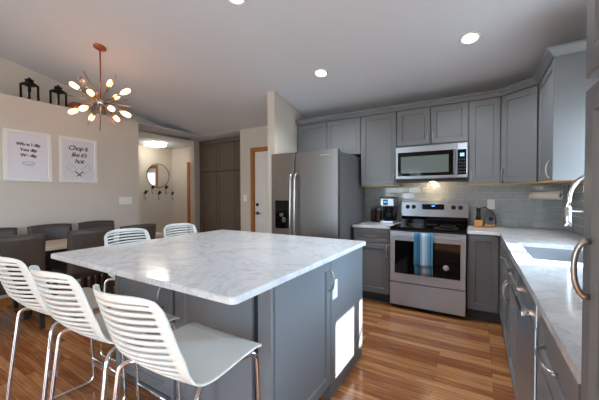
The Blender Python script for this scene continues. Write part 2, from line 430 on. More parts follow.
struct('baseboard_back', MB().box(-2.85, -2.61, -.015, 0, 0, .09, .004), 'oak')

# ------------------------------------------------------------------ cabinet pieces
def shaker_mb(w, h, t=.02, rail=.058, rec=.010, x0=0., z0=0., y=0.):
    """door standing in the xz plane, its face towards -y at y-t"""
    b = MB(); F = y-t; c = .0025; k = .006
    if w < .2 or h < .2: rail = min(rail, .045, h*.28, w*.3)
    def ring(m_, yy): return [(x0+m_, yy, z0+m_), (x0+w-m_, yy, z0+m_), (x0+w-m_, yy, z0+h-m_), (x0+m_, yy, z0+h-m_)]
    R = ring(0, y)+ring(0, F+c)+ring(c, F)+ring(rail, F)+ring(rail+k, F+rec)
    fs = [(3, 2, 1, 0)]
    for a in range(4):
        for i in range(4):
            j = (i+1) % 4; fs.append((a*4+i, a*4+j, a*4+4+j, a*4+4+i))
    fs.append((16, 17, 18, 19))
    return b.faces(R, fs)
def pull(parent, x, z, y, vertical=True, L=.128, name='handle', off=.03):
    """arched pull, standing off towards -y"""
    pts = []
    for i in range(13):
        a = PI*i/12
        s = -math.cos(a)*L/2; o = y-.003-off*math.sin(a)**.8
        pts.append((x, o, z+s) if vertical else (x+s, o, z))
    rr = [.0052 if 1 < i < 11 else .0066 for i in range(13)]
    return MB().tube(pts, rr, 8).build(name, 'nickel', parent)
def cab_box(root, w, d, z0, z1, poly=None, mt='cab', name='body'):
    b = MB()
    if poly: b.prism(poly, z0, z1)
    else: b.box(0, w, 0, d, z0, z1)
    return b.build(name, mt, root)
def door(root, x0, w, z0, h, hx=None, hz=None, vertical=True, mt='cab', name='door', g=.004, rail=.058, pl=True):
    o = shaker_mb(w-2*g, h-2*g, rail=rail, x0=x0+g, z0=z0+g).build(name, mt, root)
    if hx is not None: pull(o, hx, hz, -.02, vertical)
    return o

# ---- upper cabinets on the range wall; body face y=-.326, door face -.346
YU = -.326; ZU0, ZU1 = 1.385, 2.29
GU = 'grey wall cabinets'
def upper(name, label, x0, x1, z0, doors, z1=ZU1, under=True):
    r = thing(name, label, 'cabinet', (x0, YU, 0), 0, GU)
    w = x1-x0
    cab_box(r, w, .322, z0+.008, z1+.02)
    if under: MB().box(.0, w, -.018, .322, z0, z0+.008).build('underside', 'maple', r)
    for (a, b_, hx, hz) in doors:
        door(r, a, b_-a, z0+.01, z1-z0-.01, hx, hz)
    return r
upper('wall_cabinet', 'short two-door grey wall cabinet above the refrigerator', -1.425, -.455, 1.80, [(.0, .483, None, None), (.483, .97, None, None)], under=False)
upper('wall_cabinet', 'tall single-door grey wall cabinet between refrigerator and microwave', -.453, -.001, ZU0, [(.0, .452, .425, 1.47)])
upper('wall_cabinet', 'short two-door grey wall cabinet directly above the microwave', .001, .761, 1.85, [(.0, .38, .352, 1.94), (.38, .76, .408, 1.94)], under=False)
upper('wall_cabinet', 'narrow single-door grey wall cabinet just right of the microwave', .763, 1.053, ZU0, [(.0, .29, .03, 1.47)])
# diagonal corner cabinet
A = Vector((1.056, YU)); B = Vector((1.345, -.580)); dv = (B-A); Ld = dv.length; th = math.atan2(dv.y, dv.x)
r = thing('wall_cabinet', 'diagonal corner grey wall cabinet above the paper towel roll', 'cabinet', (A.x, A.y, 0), th, GU)
def loc2(p):
    q = Vector(p)-A; return (q.x*math.cos(-th)-q.y*math.sin(-th), q.x*math.sin(-th)+q.y*math.cos(-th))
poly = [loc2(p) for p in (A, B, (1.655, -.580), (1.655, -.004), (1.056, -.004))]
cab_box(r, 0, 0, ZU0+.008, ZU1+.02, poly)
MB().prism(poly, ZU0, ZU0+.008).build('underside', 'maple', r)
door(r, .012, Ld-.03, ZU0+.01, ZU1-ZU0-.01, .045, 1.47)
# right wall cabinet: faces -x
r = thing('wall_cabinet', 'grey wall cabinet on the right wall with a bare end panel facing the faucet', 'cabinet', (1.345, -.584, 0), -PI/2, GU)
cab_box(r, .626, .311, ZU0+.008, ZU1+.02)
MB().box(0, .626, -.018, .311, ZU0, ZU0+.008).build('underside', 'maple', r)
door(r, .012, .61, ZU0+.01, ZU1-ZU0-.01, .585, 1.47)
MB().box(.626, .632, -.02, .311, ZU0, ZU1+.02, .001).build('end_panel', 'cab', r)
# crown moulding, one run along all wall cabinets
path = [(-1.425, YU-.02), (1.05, YU-.02), (1.327, -.588), (1.325, -1.216), (1.655, -1.216)]
prof = [(0, 0), (.008, .0), (.014, .012), (.030, .036), (.046, .046), (.048, .062), (-.02, .062), (-.02, 0)]
def sweep_profile(path, prof, z):
    b = MB(); P = [Vector(p) for p in path]; n = len(P); rings = []
    for i in range(n):
        d0 = (P[i]-P[i-1]).normalized() if i else None; d1_ = (P[i+1]-P[i]).normalized() if i < n-1 else None
        nm = lambda d: Vector((d.y, -d.x))
        if d0 is None: o = nm(d1_)
        elif d1_ is None: o = nm(d0)
        else:
            a, c = nm(d0), nm(d1_); o = (a+c).normalized(); o = o/max(.3, o.dot(a))
        rings.append([b.bm.verts.new((P[i].x+o.x*q[0], P[i].y+o.y*q[0], z+q[1])) for q in prof])
    k = len(prof)
    for A_, B_ in zip(rings, rings[1:]):
        for j in range(k): b.bm.faces.new((A_[j], A_[(j+1) % k], B_[(j+1) % k], B_[j]))
    b.bm.faces.new(rings[0][::-1]); b.bm.faces.new(rings[-1])
    return b
tag(sweep_profile(path, prof, ZU1+.004).build('crown_moulding', 'cab'), 'grey crown moulding running along the tops of the wall cabinets', 'moulding')

# ---- base cabinets; face y=-.60, door face -.62
H = .915; YF = -.60
GB = 'grey base cabinets'
r = thing('base_cabinet', 'grey base cabinet with drawer and door between refrigerator and range', 'cabinet', (-.453, YF, 0), 0, GB)
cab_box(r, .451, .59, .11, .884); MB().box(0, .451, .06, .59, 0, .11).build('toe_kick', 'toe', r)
o = shaker_mb(.44, .158, x0=.006, z0=.714, rail=.036).build('drawer', 'cab', r); pull(o, .226, .793, -.02, False)
door(r, .006, .44, .118, .588, .41, .62)
r = thing('base_cabinet', 'single-door grey base cabinet between range and inner corner', 'cabinet', (.766, YF, 0), 0, GB)
cab_box(r, .285, .59, .11, .884); MB().box(0, .285, .06, .59, 0, .11).build('toe_kick', 'toe', r)
door(r, .008, .262, .118, .758)
# right run, faces -x; local x runs towards the camera
XF = 1.062
def rrun(label, y0, w): return thing('base_cabinet', label, 'cabinet', (XF, y0, 0), -PI/2, GB)
r = rrun('grey sink base cabinet with false drawer fronts under the sink window', -.63, 1.43)
cab_box(r, 1.43, .58, .11, .69); MB().box(0, 1.43, 0, .02, .69, .884).build('front_rail', 'cab', r)
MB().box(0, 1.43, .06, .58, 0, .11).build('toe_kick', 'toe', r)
door(r, .02, .43, .118, .758)
for (x0, w, hx) in ((.455, .485, .90), (.94, .485, .98)):
    o = shaker_mb(w-.008, .158, x0=x0+.004, z0=.714, rail=.036).build('drawer', 'cab', r); pull(o, x0+w/2, .80, -.02, False, .11)
    door(r, x0, w, .118, .588, hx, .61)
# dishwasher
r = thing('dishwasher', 'stainless dishwasher with a bar handle under the right counter', 'dishwasher', (XF, -2.066, 0), -PI/2)
MB().box(0, .594, .0, .58, .10, .884).build('body', 'black', r)
MB().box(.004, .590, -.022, 0, .115, .775, .004, 2).build('door', 'steel_h', r)
MB().box(.004, .590, -.020, 0, .778, .880, .004, 2).build('control_panel', 'steel_h', r)
MB().box(.10, .52, -.056, -.040, .792, .816, .005, 2).box(.12, .15, -.042, -.019, .797, .811).box(.47, .50, -.042, -.019, .797, .811).build('handle', 'chrome', r)
MB().box(0, .594, .05, .58, 0, .10).build('toe_kick', 'black', r)
# near cabinet
r = rrun('grey base cabinet with drawer over door beside the dishwasher', -2.663, .565)
cab_box(r, .565, .58, .11, .884); MB().box(0, .565, .06, .58, 0, .11).build('toe_kick', 'toe', r)
o = shaker_mb(.50, .178, x0=.03, z0=.70, rail=.045).build('drawer', 'cab', r); pull(o, .285, .80, -.02, False, .17)
door(r, .03, .50, .118, .575, .50, .62)
# tall cabinet at the right edge
r = thing('tall_cabinet', 'tall grey pantry cabinet at the right edge of the photo', 'cabinet', (1.058, -3.232, 0), -PI/2)
cab_box(r, .60, .59, .10, 2.36); MB().box(0, .60, .05, .59, 0, .10).build('toe_kick', 'toe', r)
o = door(r, .0, .60, .115, 1.385, rail=.05); pull(o, .058, 1.142, -.02, True, .108, off=.022)
door(r, .0, .60, 1.515, .835, rail=.05)

# ---- countertops
ct = MB().box(-.456, -.002, -.645, -.012, .885, H, .004, 2)
tag(ct.build('countertop', 'quartz'), 'short white quartz countertop left of the range holding the coffee maker', 'countertop')
# L-shaped top with a hole for the sink: built of a grid of cells
def cell_top(name, cells, z0, z1, mt):
    b = MB()
    bm = b.bm
    xs_ = sorted({v for c in cells for v in (c[0], c[1])}); ys_ = sorted({v for c in cells for v in (c[2], c[3])})
    inside = lambda x, y: any(c[0] < x < c[1] and c[2] < y < c[3] for c in cells)
    V = {}
    def vert(x, y, z):
        k = (round(x, 5), round(y, 5), z)
        if k not in V: V[k] = bm.verts.new((x, y, z))
        return V[k]
    for i in range(len(xs_)-1):
        for j in range(len(ys_)-1):
            x0, x1, y0, y1 = xs_[i], xs_[i+1], ys_[j], ys_[j+1]
            cx, cy = (x0+x1)/2, (y0+y1)/2
            if not inside(cx, cy): continue
            bm.faces.new([vert(*p, z1) for p in ((x0,y0),(x1,y0),(x1,y1),(x0,y1))])
            bm.faces.new([vert(*p, z0) for p in ((x0,y1),(x1,y1),(x1,y0),(x0,y0))])
            for (nx, ny, a, c) in ((cx, y0-1e-4, (x0,y0), (x1,y0)), (x1+1e-4, cy, (x1,y0), (x1,y1)), (cx, y1+1e-4, (x1,y1), (x0,y1)), (x0-1e-4, cy, (x0,y1), (x0,y0))):
                if not inside(nx, ny):
                    bm.faces.new((vert(*a, z0), vert(*c, z0), vert(*c, z1), vert(*a, z1)))
    es = [e for e in bm.edges if len(e.link_faces) == 2 and e.calc_face_angle(0) > 1.0]
    bmesh.ops.bevel(bm, geom=es, offset=.004, segments=2, profile=.5, affect='EDGES')
    return b.build(name, mt)
SX0, SX1, SY0, SY1 = 1.125, 1.52, -1.935, -1.255
o = cell_top('countertop', [(.765, 1.652, -.645, -.012), (1.036, SX0, -3.225, -.645), (SX0, SX1, SY1, -.645), (SX0, SX1, -3.225, SY0), (SX1, 1.652, -3.225, -.645)], .885, H, 'quartz')
tag(o, 'L-shaped white quartz countertop holding the sink along the right wall', 'countertop')
# sink
r = thing('sink', 'undermount stainless sink set into the right counter', 'sink', ((SX0+SX1)/2, (SY0+SY1)/2, .70))
hx, hy = (SX1-SX0)/2-.001, (SY1-SY0)/2-.001
b = MB()
b.faces([(-hx,-hy,.185),(hx,-hy,.185),(hx,hy,.185),(-hx,hy,.185),(-hx+.012,-hy+.012,.005),(hx-.012,-hy+.012,.005),(hx-.012,hy-.012,.005),(-hx+.012,hy-.012,.005)],
        [(0,1,5,4),(1,2,6,5),(2,3,7,6),(3,0,4,7),(4,5,6,7)])
o = b.build('basin', 'sink', r); md = o.modifiers.new('thick', 'SOLIDIFY'); md.thickness = .003; md.offset = 1
MB().lathe([(.04, 0), (.04, .004), (.03, .002), (0, .002)], (0, 0, .008), 20).build('drain', 'chrome', r)
# faucet
r = thing('faucet', 'tall chrome pull-down faucet arching over the sink', 'faucet', (1.605, -1.64, H))
q = Vector((1.378-1.605, -1.42+1.64, 0)); ql = q.length; qd = q/ql
sp = [(0, 0, .05), (0, 0, .335)]+[(qd.x*(ql/2-ql/2*math.cos(a)), qd.y*(ql/2-ql/2*math.cos(a)), .335+.165*math.sin(a)) for a in [PI*i/14 for i in range(1, 14)]]+[(q.x, q.y, .335), (q.x*1.02, q.y*1.02, .28)]
MB().tube(sp, .0135, 12).build('spout', 'chrome', r)
MB().lathe([(.030, 0), (.030, .01), (.022, .016), (.020, .14), (.0145, .16)], (0, 0, 0), 20).build('base', 'chrome', r)
MB().lathe([(.0145, .0), (.02, -.02), (.021, -.10), (.024, -.13), (.02, -.135)], (q.x*1.02, q.y*1.02, .288), 18).build('spray_head', 'chrome', r)
MB().tube([(0, 0, .25), (q.x*.97, q.y*.97, .255)], .006, 8).build('spray_arm', 'chrome', r)
MB().tube([(0, -.02, .11), (-.02, -.10, .135)], .007, 8).build('lever', 'chrome', r)

# ---- tiled backsplash: gloss subway tiles set a little unevenly
r = thing('backsplash', 'glossy grey subway tile backsplash along the range wall', 'backsplash', (0, 0, H))
MB().box(-.52, 1.657, -.006, -.001, .002, .468).box(.002, .76, -.006, -.001, .468, .52).build('grout', 'grout', r)
MB().box(1.653, 1.658, -1.19, -.007, .002, .468).build('grout', 'grout', r)
tb = MB(); TW, TH, G = .1524, .0762, .0042
def tile(b, u0, u1, z0, z1, wall):
    if u1-u0 < .01 or z1-z0 < .01: return
    a, c = random.gauss(0, .02), random.gauss(0, .02)
    um, zm = (u0+u1)/2, (z0+z1)/2; k = .0035
    out = []
    for (u_, z_, dpt) in ((u0,z0,.006),(u1,z0,.006),(u1,z1,.006),(u0,z1,.006),(u0,z0,.0105),(u1,z0,.0105),(u1,z1,.0105),(u0,z1,.0105),
                          (u0+k,z0+k,.0125),(u1-k,z0+k,.0125),(u1-k,z1-k,.0125),(u0+k,z1-k,.0125)):
        dd = dpt+((u_-um)*a+(z_-zm)*c if dpt > .0095 else 0)
        out.append((u_, -dd, z_) if wall == 'b' else (1.659-dd, u_, z_))
    f = [(0,1,5,4),(1,2,6,5),(2,3,7,6),(3,0,4,7),(4,5,9,8),(5,6,10,9),(6,7,11,10),(7,4,8,11),(8,9,10,11)]
    b.faces(out, f)
for row in range(7):
    z0 = .004+row*TH; z1 = z0+TH-G
    zmax = .468 if row < 6 else .52
    z1 = min(z1, .468 if row < 6 else .515)
    off = (row % 2)*TW/2
    x = -.6054-off
    while x < 1.645:
        a, c = max(x, -.519), min(x+TW-G, 1.645)
        if row == 6: a, c = max(a, .003), min(c, .758)
        tile(tb, a, c, z0, z1, 'b'); x += TW
    if row < 6:
        y = -.014+off
        while y > -1.19:
            a, c = max(y-TW+G, -1.19), min(y, -.014)
            tile(tb, a, c, z0, z1, 'r'); y -= TW
tb.build('tiles', 'tile', r)

# ---- plates
def plate(name, label, cat, loc, rotz, w, h, kind):
    r = thing(name, label, cat, loc, rotz)
    MB().box(-w/2, w/2, -.007, 0, -h/2, h/2, .003, 2).build('cover_plate', 'plate', r)
    n = max(1, round(w/.06))
    for i in range(n):
        cx = (i-(n-1)/2)*.046
        if kind == 's': MB().box(cx-.016, cx+.016, -.010, -.006, -.033, .033, .002).build('rocker_switch', 'plate', r)
        else: MB().box(cx-.016, cx+.016, -.010, -.006, .006, .034, .004).box(cx-.016, cx+.016, -.010, -.006, -.034, -.006, .004).build('socket', 'plate', r)
    return r
plate('wall_outlet', 'white outlet plate on the grey tile right of the range', 'outlet', (.985, -.0132, 1.165), 0, .072, .115, 'o')
plate('light_switch', 'white single switch plate on the wall left of the white door', 'light switch', (-2.735, 0, 1.22), 0, .075, .118, 's')
plate('light_switch', 'wide white four-gang switch plate on the wall right of the posters', 'light switch', (XL, -1.507, 1.195), PI/2, .20, .115, 's')

# ------------------------------------------------------------------ range
r = thing('kitchen_range', 'stainless electric range with black glass cooktop under the microwave', 'range', (0, 0, 0))
MB().box(.004, .758, -.635, -.02, .03, .893).build('body', 'black', r)
for x in (.05, .71):
    for y in (-.56, -.08): MB().lathe([(.02, 0), (.02, .03)], (x, y, 0), 12).build('foot', 'black', r)
MB().box(.001, .761, -.665, -.075, .893, .918, .006, 2).build('cooktop', 'blackglass', r)
gr_ = mat('burner_ring_grey', (90, 90, 92), .3)
for (x, y, rad) in ((.2, -.52, .10), (.56, -.52, .115), (.2, -.23, .08), (.56, -.23, .08), (.38, -.2, .05)):
    MB().tube([(x+rad*math.cos(2*PI*i/32), y+rad*math.sin(2*PI*i/32), .9182) for i in range(32)], .0012, 4, closed=True).build('burner_ring', gr_, r)
bgd = MB()
bgd.faces([(.006,-.085,1.005),(.756,-.085,1.005),(.756,-.07,1.182),(.006,-.07,1.182),(.006,-.02,1.005),(.756,-.02,1.005),(.756,-.02,1.19),(.006,-.02,1.19)],
          [(0,1,2,3),(0,4,5,1),(1,5,6,2),(2,6,7,3),(3,7,4,0),(4,7,6,5)])
og = bgd.build('backguard', 'steel_h', r)
MB().box(.008, .754, -.078, -.02, .918, 1.005).build('backguard_base', 'blackglass', r)
yk = lambda z: -.085+(z-1.005)/.177*.015
for x in (.08, .154, .606, .679):
    MB().lathe([(.026, 0), (.026, .004), (.021, .006), (.019, .026), (.015, .030), (0, .030)], (x, yk(1.122), 1.122), 18, (0, -1, .08)).build('knob', 'black', og)
dp = MB().box(.254, .504, yk(1.13)-.006, yk(1.13)+.004, 1.092, 1.158, .002).build('control_display', 'blackglass', og)
MB().box(.365, .40, yk(1.13)-.0075, yk(1.13)-.006, 1.13, 1.147).build('clock_digits', 'lcd', og)
# oven door
o = MB().box(.004, .757, -.668, -.636, .305, .872, .006, 2).build('oven_door', 'steel_h', r)
MB().box(.058, .708, -.671, -.667, .405, .77, .001).build('oven_window', 'blackglass', o)
hd = MB().box(.03, .735, -.725, -.708, .818, .858, .006, 2).box(.045, .075, -.71, -.667, .826, .85).box(.69, .72, -.71, -.667, .826, .85)
hd.build('handle', 'steel_h', o)
MB().lathe([(.030, 0), (.030, .001), (0, .001)], (.577, -.671, .517), 24, (0, -1, 0)).build('round_sticker', mat('sticker', (205, 190, 205), .5), o)
MB().box(.004, .757, -.666, -.636, .045, .298, .005, 2).build('storage_drawer', 'steel_h', r)
MB().box(.01, .75, -.64, -.60, .02, .05).build('kick_plate', 'black', r)

# towel over the oven handle
def cloth(name, xs_, prof, fold, mt):
    b = MB(); bm = b.bm; rows = []
    for j, (y, z) in enumerate(prof):
        t = j/(len(prof)-1)
        rows.append([bm.verts.new((x, y+fold(x, t), z+(.0 if 0 < j < len(prof)-1 else .004*math.sin(x*60)))) for x in xs_])
    for A_, B_ in zip(rows, rows[1:]):
        for i in range(len(xs_)-1):
            f = bm.faces.new((A_[i], A_[i+1], B_[i+1], B_[i])); f.smooth = True
    o = b.build(name, mt); md = o.modifiers.new('thick', 'SOLIDIFY'); md.thickness = .004; md.offset = 0
    return o
xs_ = [-.092+.184*i/24 for i in range(25)]
pr = [(.016, -.44+.044*i) for i in range(10)]+[(.016, -.025), (.012, .006), (0, .014), (-.013, .012), (-.0225, 0)]+[(-.0235-.004*i/12, -.03-.30*i/12) for i in range(13)]
tw = cloth('dish_towel', xs_, pr, lambda x, t: (-.004*math.sin(x*70+1.2)*max(0, t-.5)*2 if t > .5 else 0), 'towel')
tw.location = (.365, -.7165, .855)
tag(tw, 'blue striped dish towel hanging over the oven door handle', 'towel')

# ------------------------------------------------------------------ microwave
r = thing('microwave', 'stainless over-the-range microwave above the cooktop', 'microwave', (0, 0, 1.43))
MB().box(.004, .758, -.385, -.016, .012, .412).build('body', 'steel', r)
MB().box(.004, .758, -.38, -.03, 0, .012).build('vent_grille', 'black', r)
o = MB().box(.004, .652, -.405, -.386, .034, .412, .004, 2).build('door', 'steel_h', r)
MB().box(.028, .62, -.4075, -.404, .066, .345, .001).build('door_glass', 'blackglass', o)
MB().box(.065, .575, -.4095, -.407, .10, .295, .001).build('window', 'window_mw', o)
MB().tube(round_path([(.632, -.405, .075), (.632, -.435, .075), (.632, -.435, .335), (.632, -.405, .335)], .015), .0125, 10).build('handle', 'steel', o)
o = MB().box(.655, .758, -.405, -.386, .034, .412, .004, 2).build('control_panel', 'steel_h', r)
MB().box(.662, .745, -.4075, -.404, .066, .34, .001).build('keypad', 'blackglass', o)
MB().box(.685, .725, -.409, -.407, .265, .30).build('clock_display', mat('pale_lcd', (150, 200, 225), .3, emis=(130, 200, 255), estr=.8, noise=0), o)
kb = MB()
for i in range(3):
    for j in range(5): kb.box(.672+i*.024, .688+i*.024, -.4082, -.407, .085+j*.034, .103+j*.034)
kb.build('buttons', mat('key_grey', (58, 60, 64), .5), o)
MB().box(.004, .758, -.404, -.386, .012, .032, .003).build('bottom_trim', 'black', r)
MB().box(.33, .43, -.18, -.13, -.001, .003).build('cooktop_lamp', mat('warm_lamp', (255, 225, 180), .4, emis=(255, 205, 140), estr=1, noise=0), r)
l = D.lights.new('cooktop_light', 'POINT'); o = D.objects.new('cooktop_light', l); COL.objects.link(o); o.parent = r
l.energy = 1.4; l.color = (1, .72, .45); l.shadow_soft_size = .03; o.location = (.38, -.14, -.035)

# ------------------------------------------------------------------ refrigerator
r = thing('refrigerator', 'stainless side-by-side refrigerator beside the wing wall', 'refrigerator', (-1.415, -1.0, 0))
MB().box(.005, .92, .075, .93, .02, 1.775, .004).build('body', 'fridge_side', r)
MB().box(.01, .915, .05, .12, 0, .06).build('kick_plate', 'black', r)
o = MB().box(0, .352, 0, .07, .065, 1.80, .010, 3).build('freezer_door', 'steel', r)
dsp = MB().box(.065, .292, -.004, .0, .86, 1.21, .002).build('water_dispenser', 'blackglass', o)
b = MB().box(.14, .19, -.022, -.004, 1.01, 1.05, .004).box(.175, .225, -.018, -.004, .94, 1.0, .004)
b.build('dispenser_paddle', 'steel', dsp)
o2 = MB().box(.358, .925, 0, .07, .065, 1.80, .010, 3).build('fridge_door', 'steel', r)
def fr_handle(x, p):
    MB().tube(round_path([(x, 0, .52), (x, -.055, .56), (x, -.062, 1.05), (x, -.055, 1.50), (x, 0, 1.54)], .05), .014, 12).build('handle', 'nickel', p)
fr_handle(.325, o); fr_handle(.385, o2)
MB().box(.70, .82, -.002, 0, 1.735, 1.745).build('badge', 'nickel', o2)
b = MB().box(.01, .10, .02, .09, 1.775, 1.795, .004).box(.82, .915, .02, .09, 1.775, 1.795, .004); b.build('hinge_cover', 'black', r)

# ------------------------------------------------------------------ coffee corner
r = thing('coffee_maker', 'black and steel drip coffee maker on the left counter', 'coffee maker', (-.135, -.17, H))
MB().box(-.085, .085, -.10, .10, 0, .028, .008, 2).build('base', 'steel_h', r)
MB().box(-.085, .085, .03, .10, .028, .215, .006, 2).build('water_tank', 'black', r)
o = MB().box(-.088, .088, -.10, .10, .215, .315, .010, 2).build('brew_head', 'steel_h', r)
MB().box(-.092, .092, -.104, .104, .315, .335, .008, 2).build('lid', 'black', r)
MB().box(-.05, .01, -.1025, -.10, .232, .30, .001).build('control_panel', 'black', o)
MB().box(-.04, .0, -.104, -.102, .262, .28).build('display', 'lcd', o)
o = MB().lathe([(.05, .03), (.062, .05), (.066, .10), (.058, .15), (.042, .178), (.046, .188)], (0, -.035, 0), 20).build('carafe', 'blackglass', r)
MB().tube(smooth_path([(.058, -.06, .16), (.09, -.085, .15), (.088, -.085, .09), (.062, -.06, .07)], 5), .008, 8).build('carafe_handle', 'black', o)
MB().lathe([(.047, .186), (.047, .20), (.02, .205), (0, .205)], (0, -.035, 0), 20).build('carafe_lid', 'black', r)
def jar(label, x, y):
    r = thing('storage_jar', label, 'jar', (x, y, H), 0, 'jars beside the coffee maker')
    MB().lathe([(.034, 0), (.038, .006), (.038, .135), (.030, .155), (.030, .16)], (0, 0, 0), 20).build('glass_jar', 'beans', r)
    MB().lathe([(.034, .155), (.034, .185), (.03, .19), (0, .19)], (0, 0, 0), 20).build('lid', 'steel', r)
    return r
jar('dark lidded jar farther left of the coffee maker', -.345, -.13)
jar('dark lidded jar nearer the coffee maker', -.268, -.165)
# things right of the range
r = thing('capped_bottle', 'slim black bottle with a silver cap standing in a wooden block', 'bottle', (.862, -.14, H))
MB().box(-.042, .042, -.042, .042, 0, .078, .008, 2).build('wooden_block', 'blockwood', r)
MB().lathe([(.03, .078), (.026, .11), (.021, .135), (.021, .195), (.024, .20), (.021, .21), (0, .212)], (0, 0, 0), 18).build('black_body', 'black', r)
MB().lathe([(.02, .21), (.02, .222), (.014, .228), (0, .228)], (0, 0, 0), 18).build('cap', 'chrome', r)
r = thing('countertop_appliance', 'teardrop grey countertop device on a wooden base beside the wooden block', 'appliance', (.975, -.13, H))
def tear(s, n=28):
    out = []
    for i in range(n):
        a = 2*PI*i/n
        x = .048*math.cos(a); z = .10+.095*math.sin(a)
        if z > .10: k = (z-.10)/.095; x = x*(1-.15*k)-.03*k*k
        out.append((x*s-(1-s)*.0, (z-.095)*s+.095))
    return out
def slab_xz(poly, y0, y1):
    b = MB(); n = len(poly)
    A_ = [b.bm.verts.new((p[0], y0, p[1])) for p in poly]; B_ = [b.bm.verts.new((p[0], y1, p[1])) for p in poly]
    b.bm.faces.new(A_); b.bm.faces.new(B_[::-1])
    for i in range(n):
        f = b.bm.faces.new((A_[i], B_[i], B_[(i+1) % n], A_[(i+1) % n])); f.smooth = True
    return b
slab_xz([(x, z+.005) for x, z in tear(1.)], -.03, .03).build('body', 'greyenamel', r)
MB().lathe([(.024, 0), (.024, .006), (.012, .010), (0, .010)], (.004, -.03, .095), 20, (0, -1, 0)).build('dial', 'black', r)
MB().box(-.052, .052, -.04, .04, 0, .028, .008, 2).build('wooden_base', 'blockwood', r)
MB().tube(smooth_path([(-.062, -.05, .215), (-.05, -.04, .222), (-.04, -.036, .212), (.02, -.036, .165), (.05, -.036, .09), (.045, -.036, .035)], 6), .006, 8).build('hose', 'black', r)
# paper towel roll under the corner cabinet
PT0, PT1 = Vector((1.33, -.19, 1.268)), Vector((1.53, -.36, 1.268))
r = thing('paper_towel_roll', 'white paper towel roll mounted under the corner wall cabinet', 'paper towel', PT0)
ax = (PT1-PT0); La = ax.length; axd = ax.normalized()
b = MB().lathe([(.02, 0), (.041, 0), (.041, La), (.02, La), (.02, 0)], (0, 0, 0), 28, axd); 
o = b.build('paper_roll', 'paper', r)
MB().lathe([(.019, .002), (.019, La-.004), (.016, La-.004), (.016, .002), (.019, .002)], (0, 0, 0), 20, axd).build('cardboard_core', mat('brown_card', (120, 84, 62), .8), r)
b = MB().tube([axd*-.02, axd*(La+.015)], .006, 8)
for q_ in (-.02, La+.015): b.tube([axd*q_, axd*q_+Vector((0, 0, .1))], .006, 8)
b.build('wall_bracket', 'nickel', r)

# ------------------------------------------------------------------ island
IX0, IX1, IY0, IY1 = -1.474, .105, -3.28, -1.79
BX0, BX1, BY0, BY1 = -1.225, .058, -2.99, -1.83
r = thing('kitchen_island', 'grey kitchen island base under the large quartz top', 'island', (0, 0, 0))
MB().box(BX0, BX1, BY0, BY1, .10, .884).build('body', 'cab', r)
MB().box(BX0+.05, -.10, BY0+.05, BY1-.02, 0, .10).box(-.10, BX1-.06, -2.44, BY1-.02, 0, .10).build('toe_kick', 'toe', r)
# stool side (faces -y): corner posts, two doors, dark reveals
MB().box(BX0-.005, BX0+.04, BY0-.02, BY0, .0, .884, .002).build('corner_post', 'cab', r)
MB().box(-.005, BX1+.012, BY0-.02, BY0, .0, .884, .002).build('corner_post', 'cab', r)
MB().box(BX0+.04, -.005, BY0-.004, BY0+.02, .10, .884).build('reveal', 'cab_in', r)
def idoor(x0, w, hx):
    o = shaker_mb(w, .745, x0=x0, z0=.125, y=BY0-.002).build('door', 'cab', r)
    if hx is not None: pull(o, hx, .70, BY0-.022)
    return o
idoor(-1.17, .525, -.70); idoor(-.575, .535, None)
MB().box(-.645, -.622, BY0-.02, BY0, .10, .884, .001).box(-.598, -.575, BY0-.02, BY0, .10, .884, .001).build('divider', 'cab', r)
# end facing the range aisle (+x): one shaker door and a flat end panel
def side_shaker(y0, w, z0, h):
    b = shaker_mb(w, h, x0=0, z0=0, t=.018)
    b.xf(Matrix.Translation((BX1, y0, z0)) @ Matrix.Rotation(PI/2, 4, 'Z'))
    return b.build('end_door', 'cab', r)
o = side_shaker(BY0+.005, .585, .105, .775)
pts = []
for i in range(13):
    a = PI*i/12; pts.append((BX1+.018+.003+.03*math.sin(a)**.8, -2.425, .757-math.cos(a)*.06))
MB().tube(pts, .0065, 8).build('handle', 'nickel', o)
MB().box(BX1, BX1+.018, -2.395, BY1+.02, .07, .882, .002).build('end_panel', 'cab', r)
MB().box(BX1-.05, BX1+.012, -2.395, BY1+.018, .0, .07, .002).build('base_trim', 'cab', r)
b = MB().box(BX1+.018, BX1+.025, -2.383, -2.31, .625, .742, .003, 2)
o = b.build('outlet_plate', 'plate', r)
MB().box(BX1+.025, BX1+.028, -2.363, -2.33, .69, .72, .002).box(BX1+.025, BX1+.028, -2.363, -2.33, .645, .675, .002).build('socket', 'plate', o)
# far end rails so that the island reads from the side too
for (y0, w) in ((BY0+.02, .55), (BY0+.59, .55)):
    b = shaker_mb(w, .745, x0=0, z0=0); b.xf(Matrix.Translation((BX0, y0+w, .125)) @ Matrix.Rotation(-PI/2, 4, 'Z')); b.build('side_panel', 'cab', r)
it = MB().box(IX0, IX1, IY0, IY1, .885, H)
ve = [e for e in it.bm.edges if abs((e.verts[0].co-e.verts[1].co).z) > .01]
bmesh.ops.bevel(it.bm, geom=ve, offset=.03, segments=5, profile=.5, affect='EDGES')
he = [e for e in it.bm.edges if abs((e.verts[0].co-e.verts[1].co).z) < .001 and len(e.link_faces) == 2 and e.calc_face_angle(0) > .8]
bmesh.ops.bevel(it.bm, geom=he, offset=.006, segments=3, profile=.5, affect='EDGES')
tag(it.build('island_countertop', 'quartz'), 'large veined white quartz top covering the kitchen island', 'countertop')

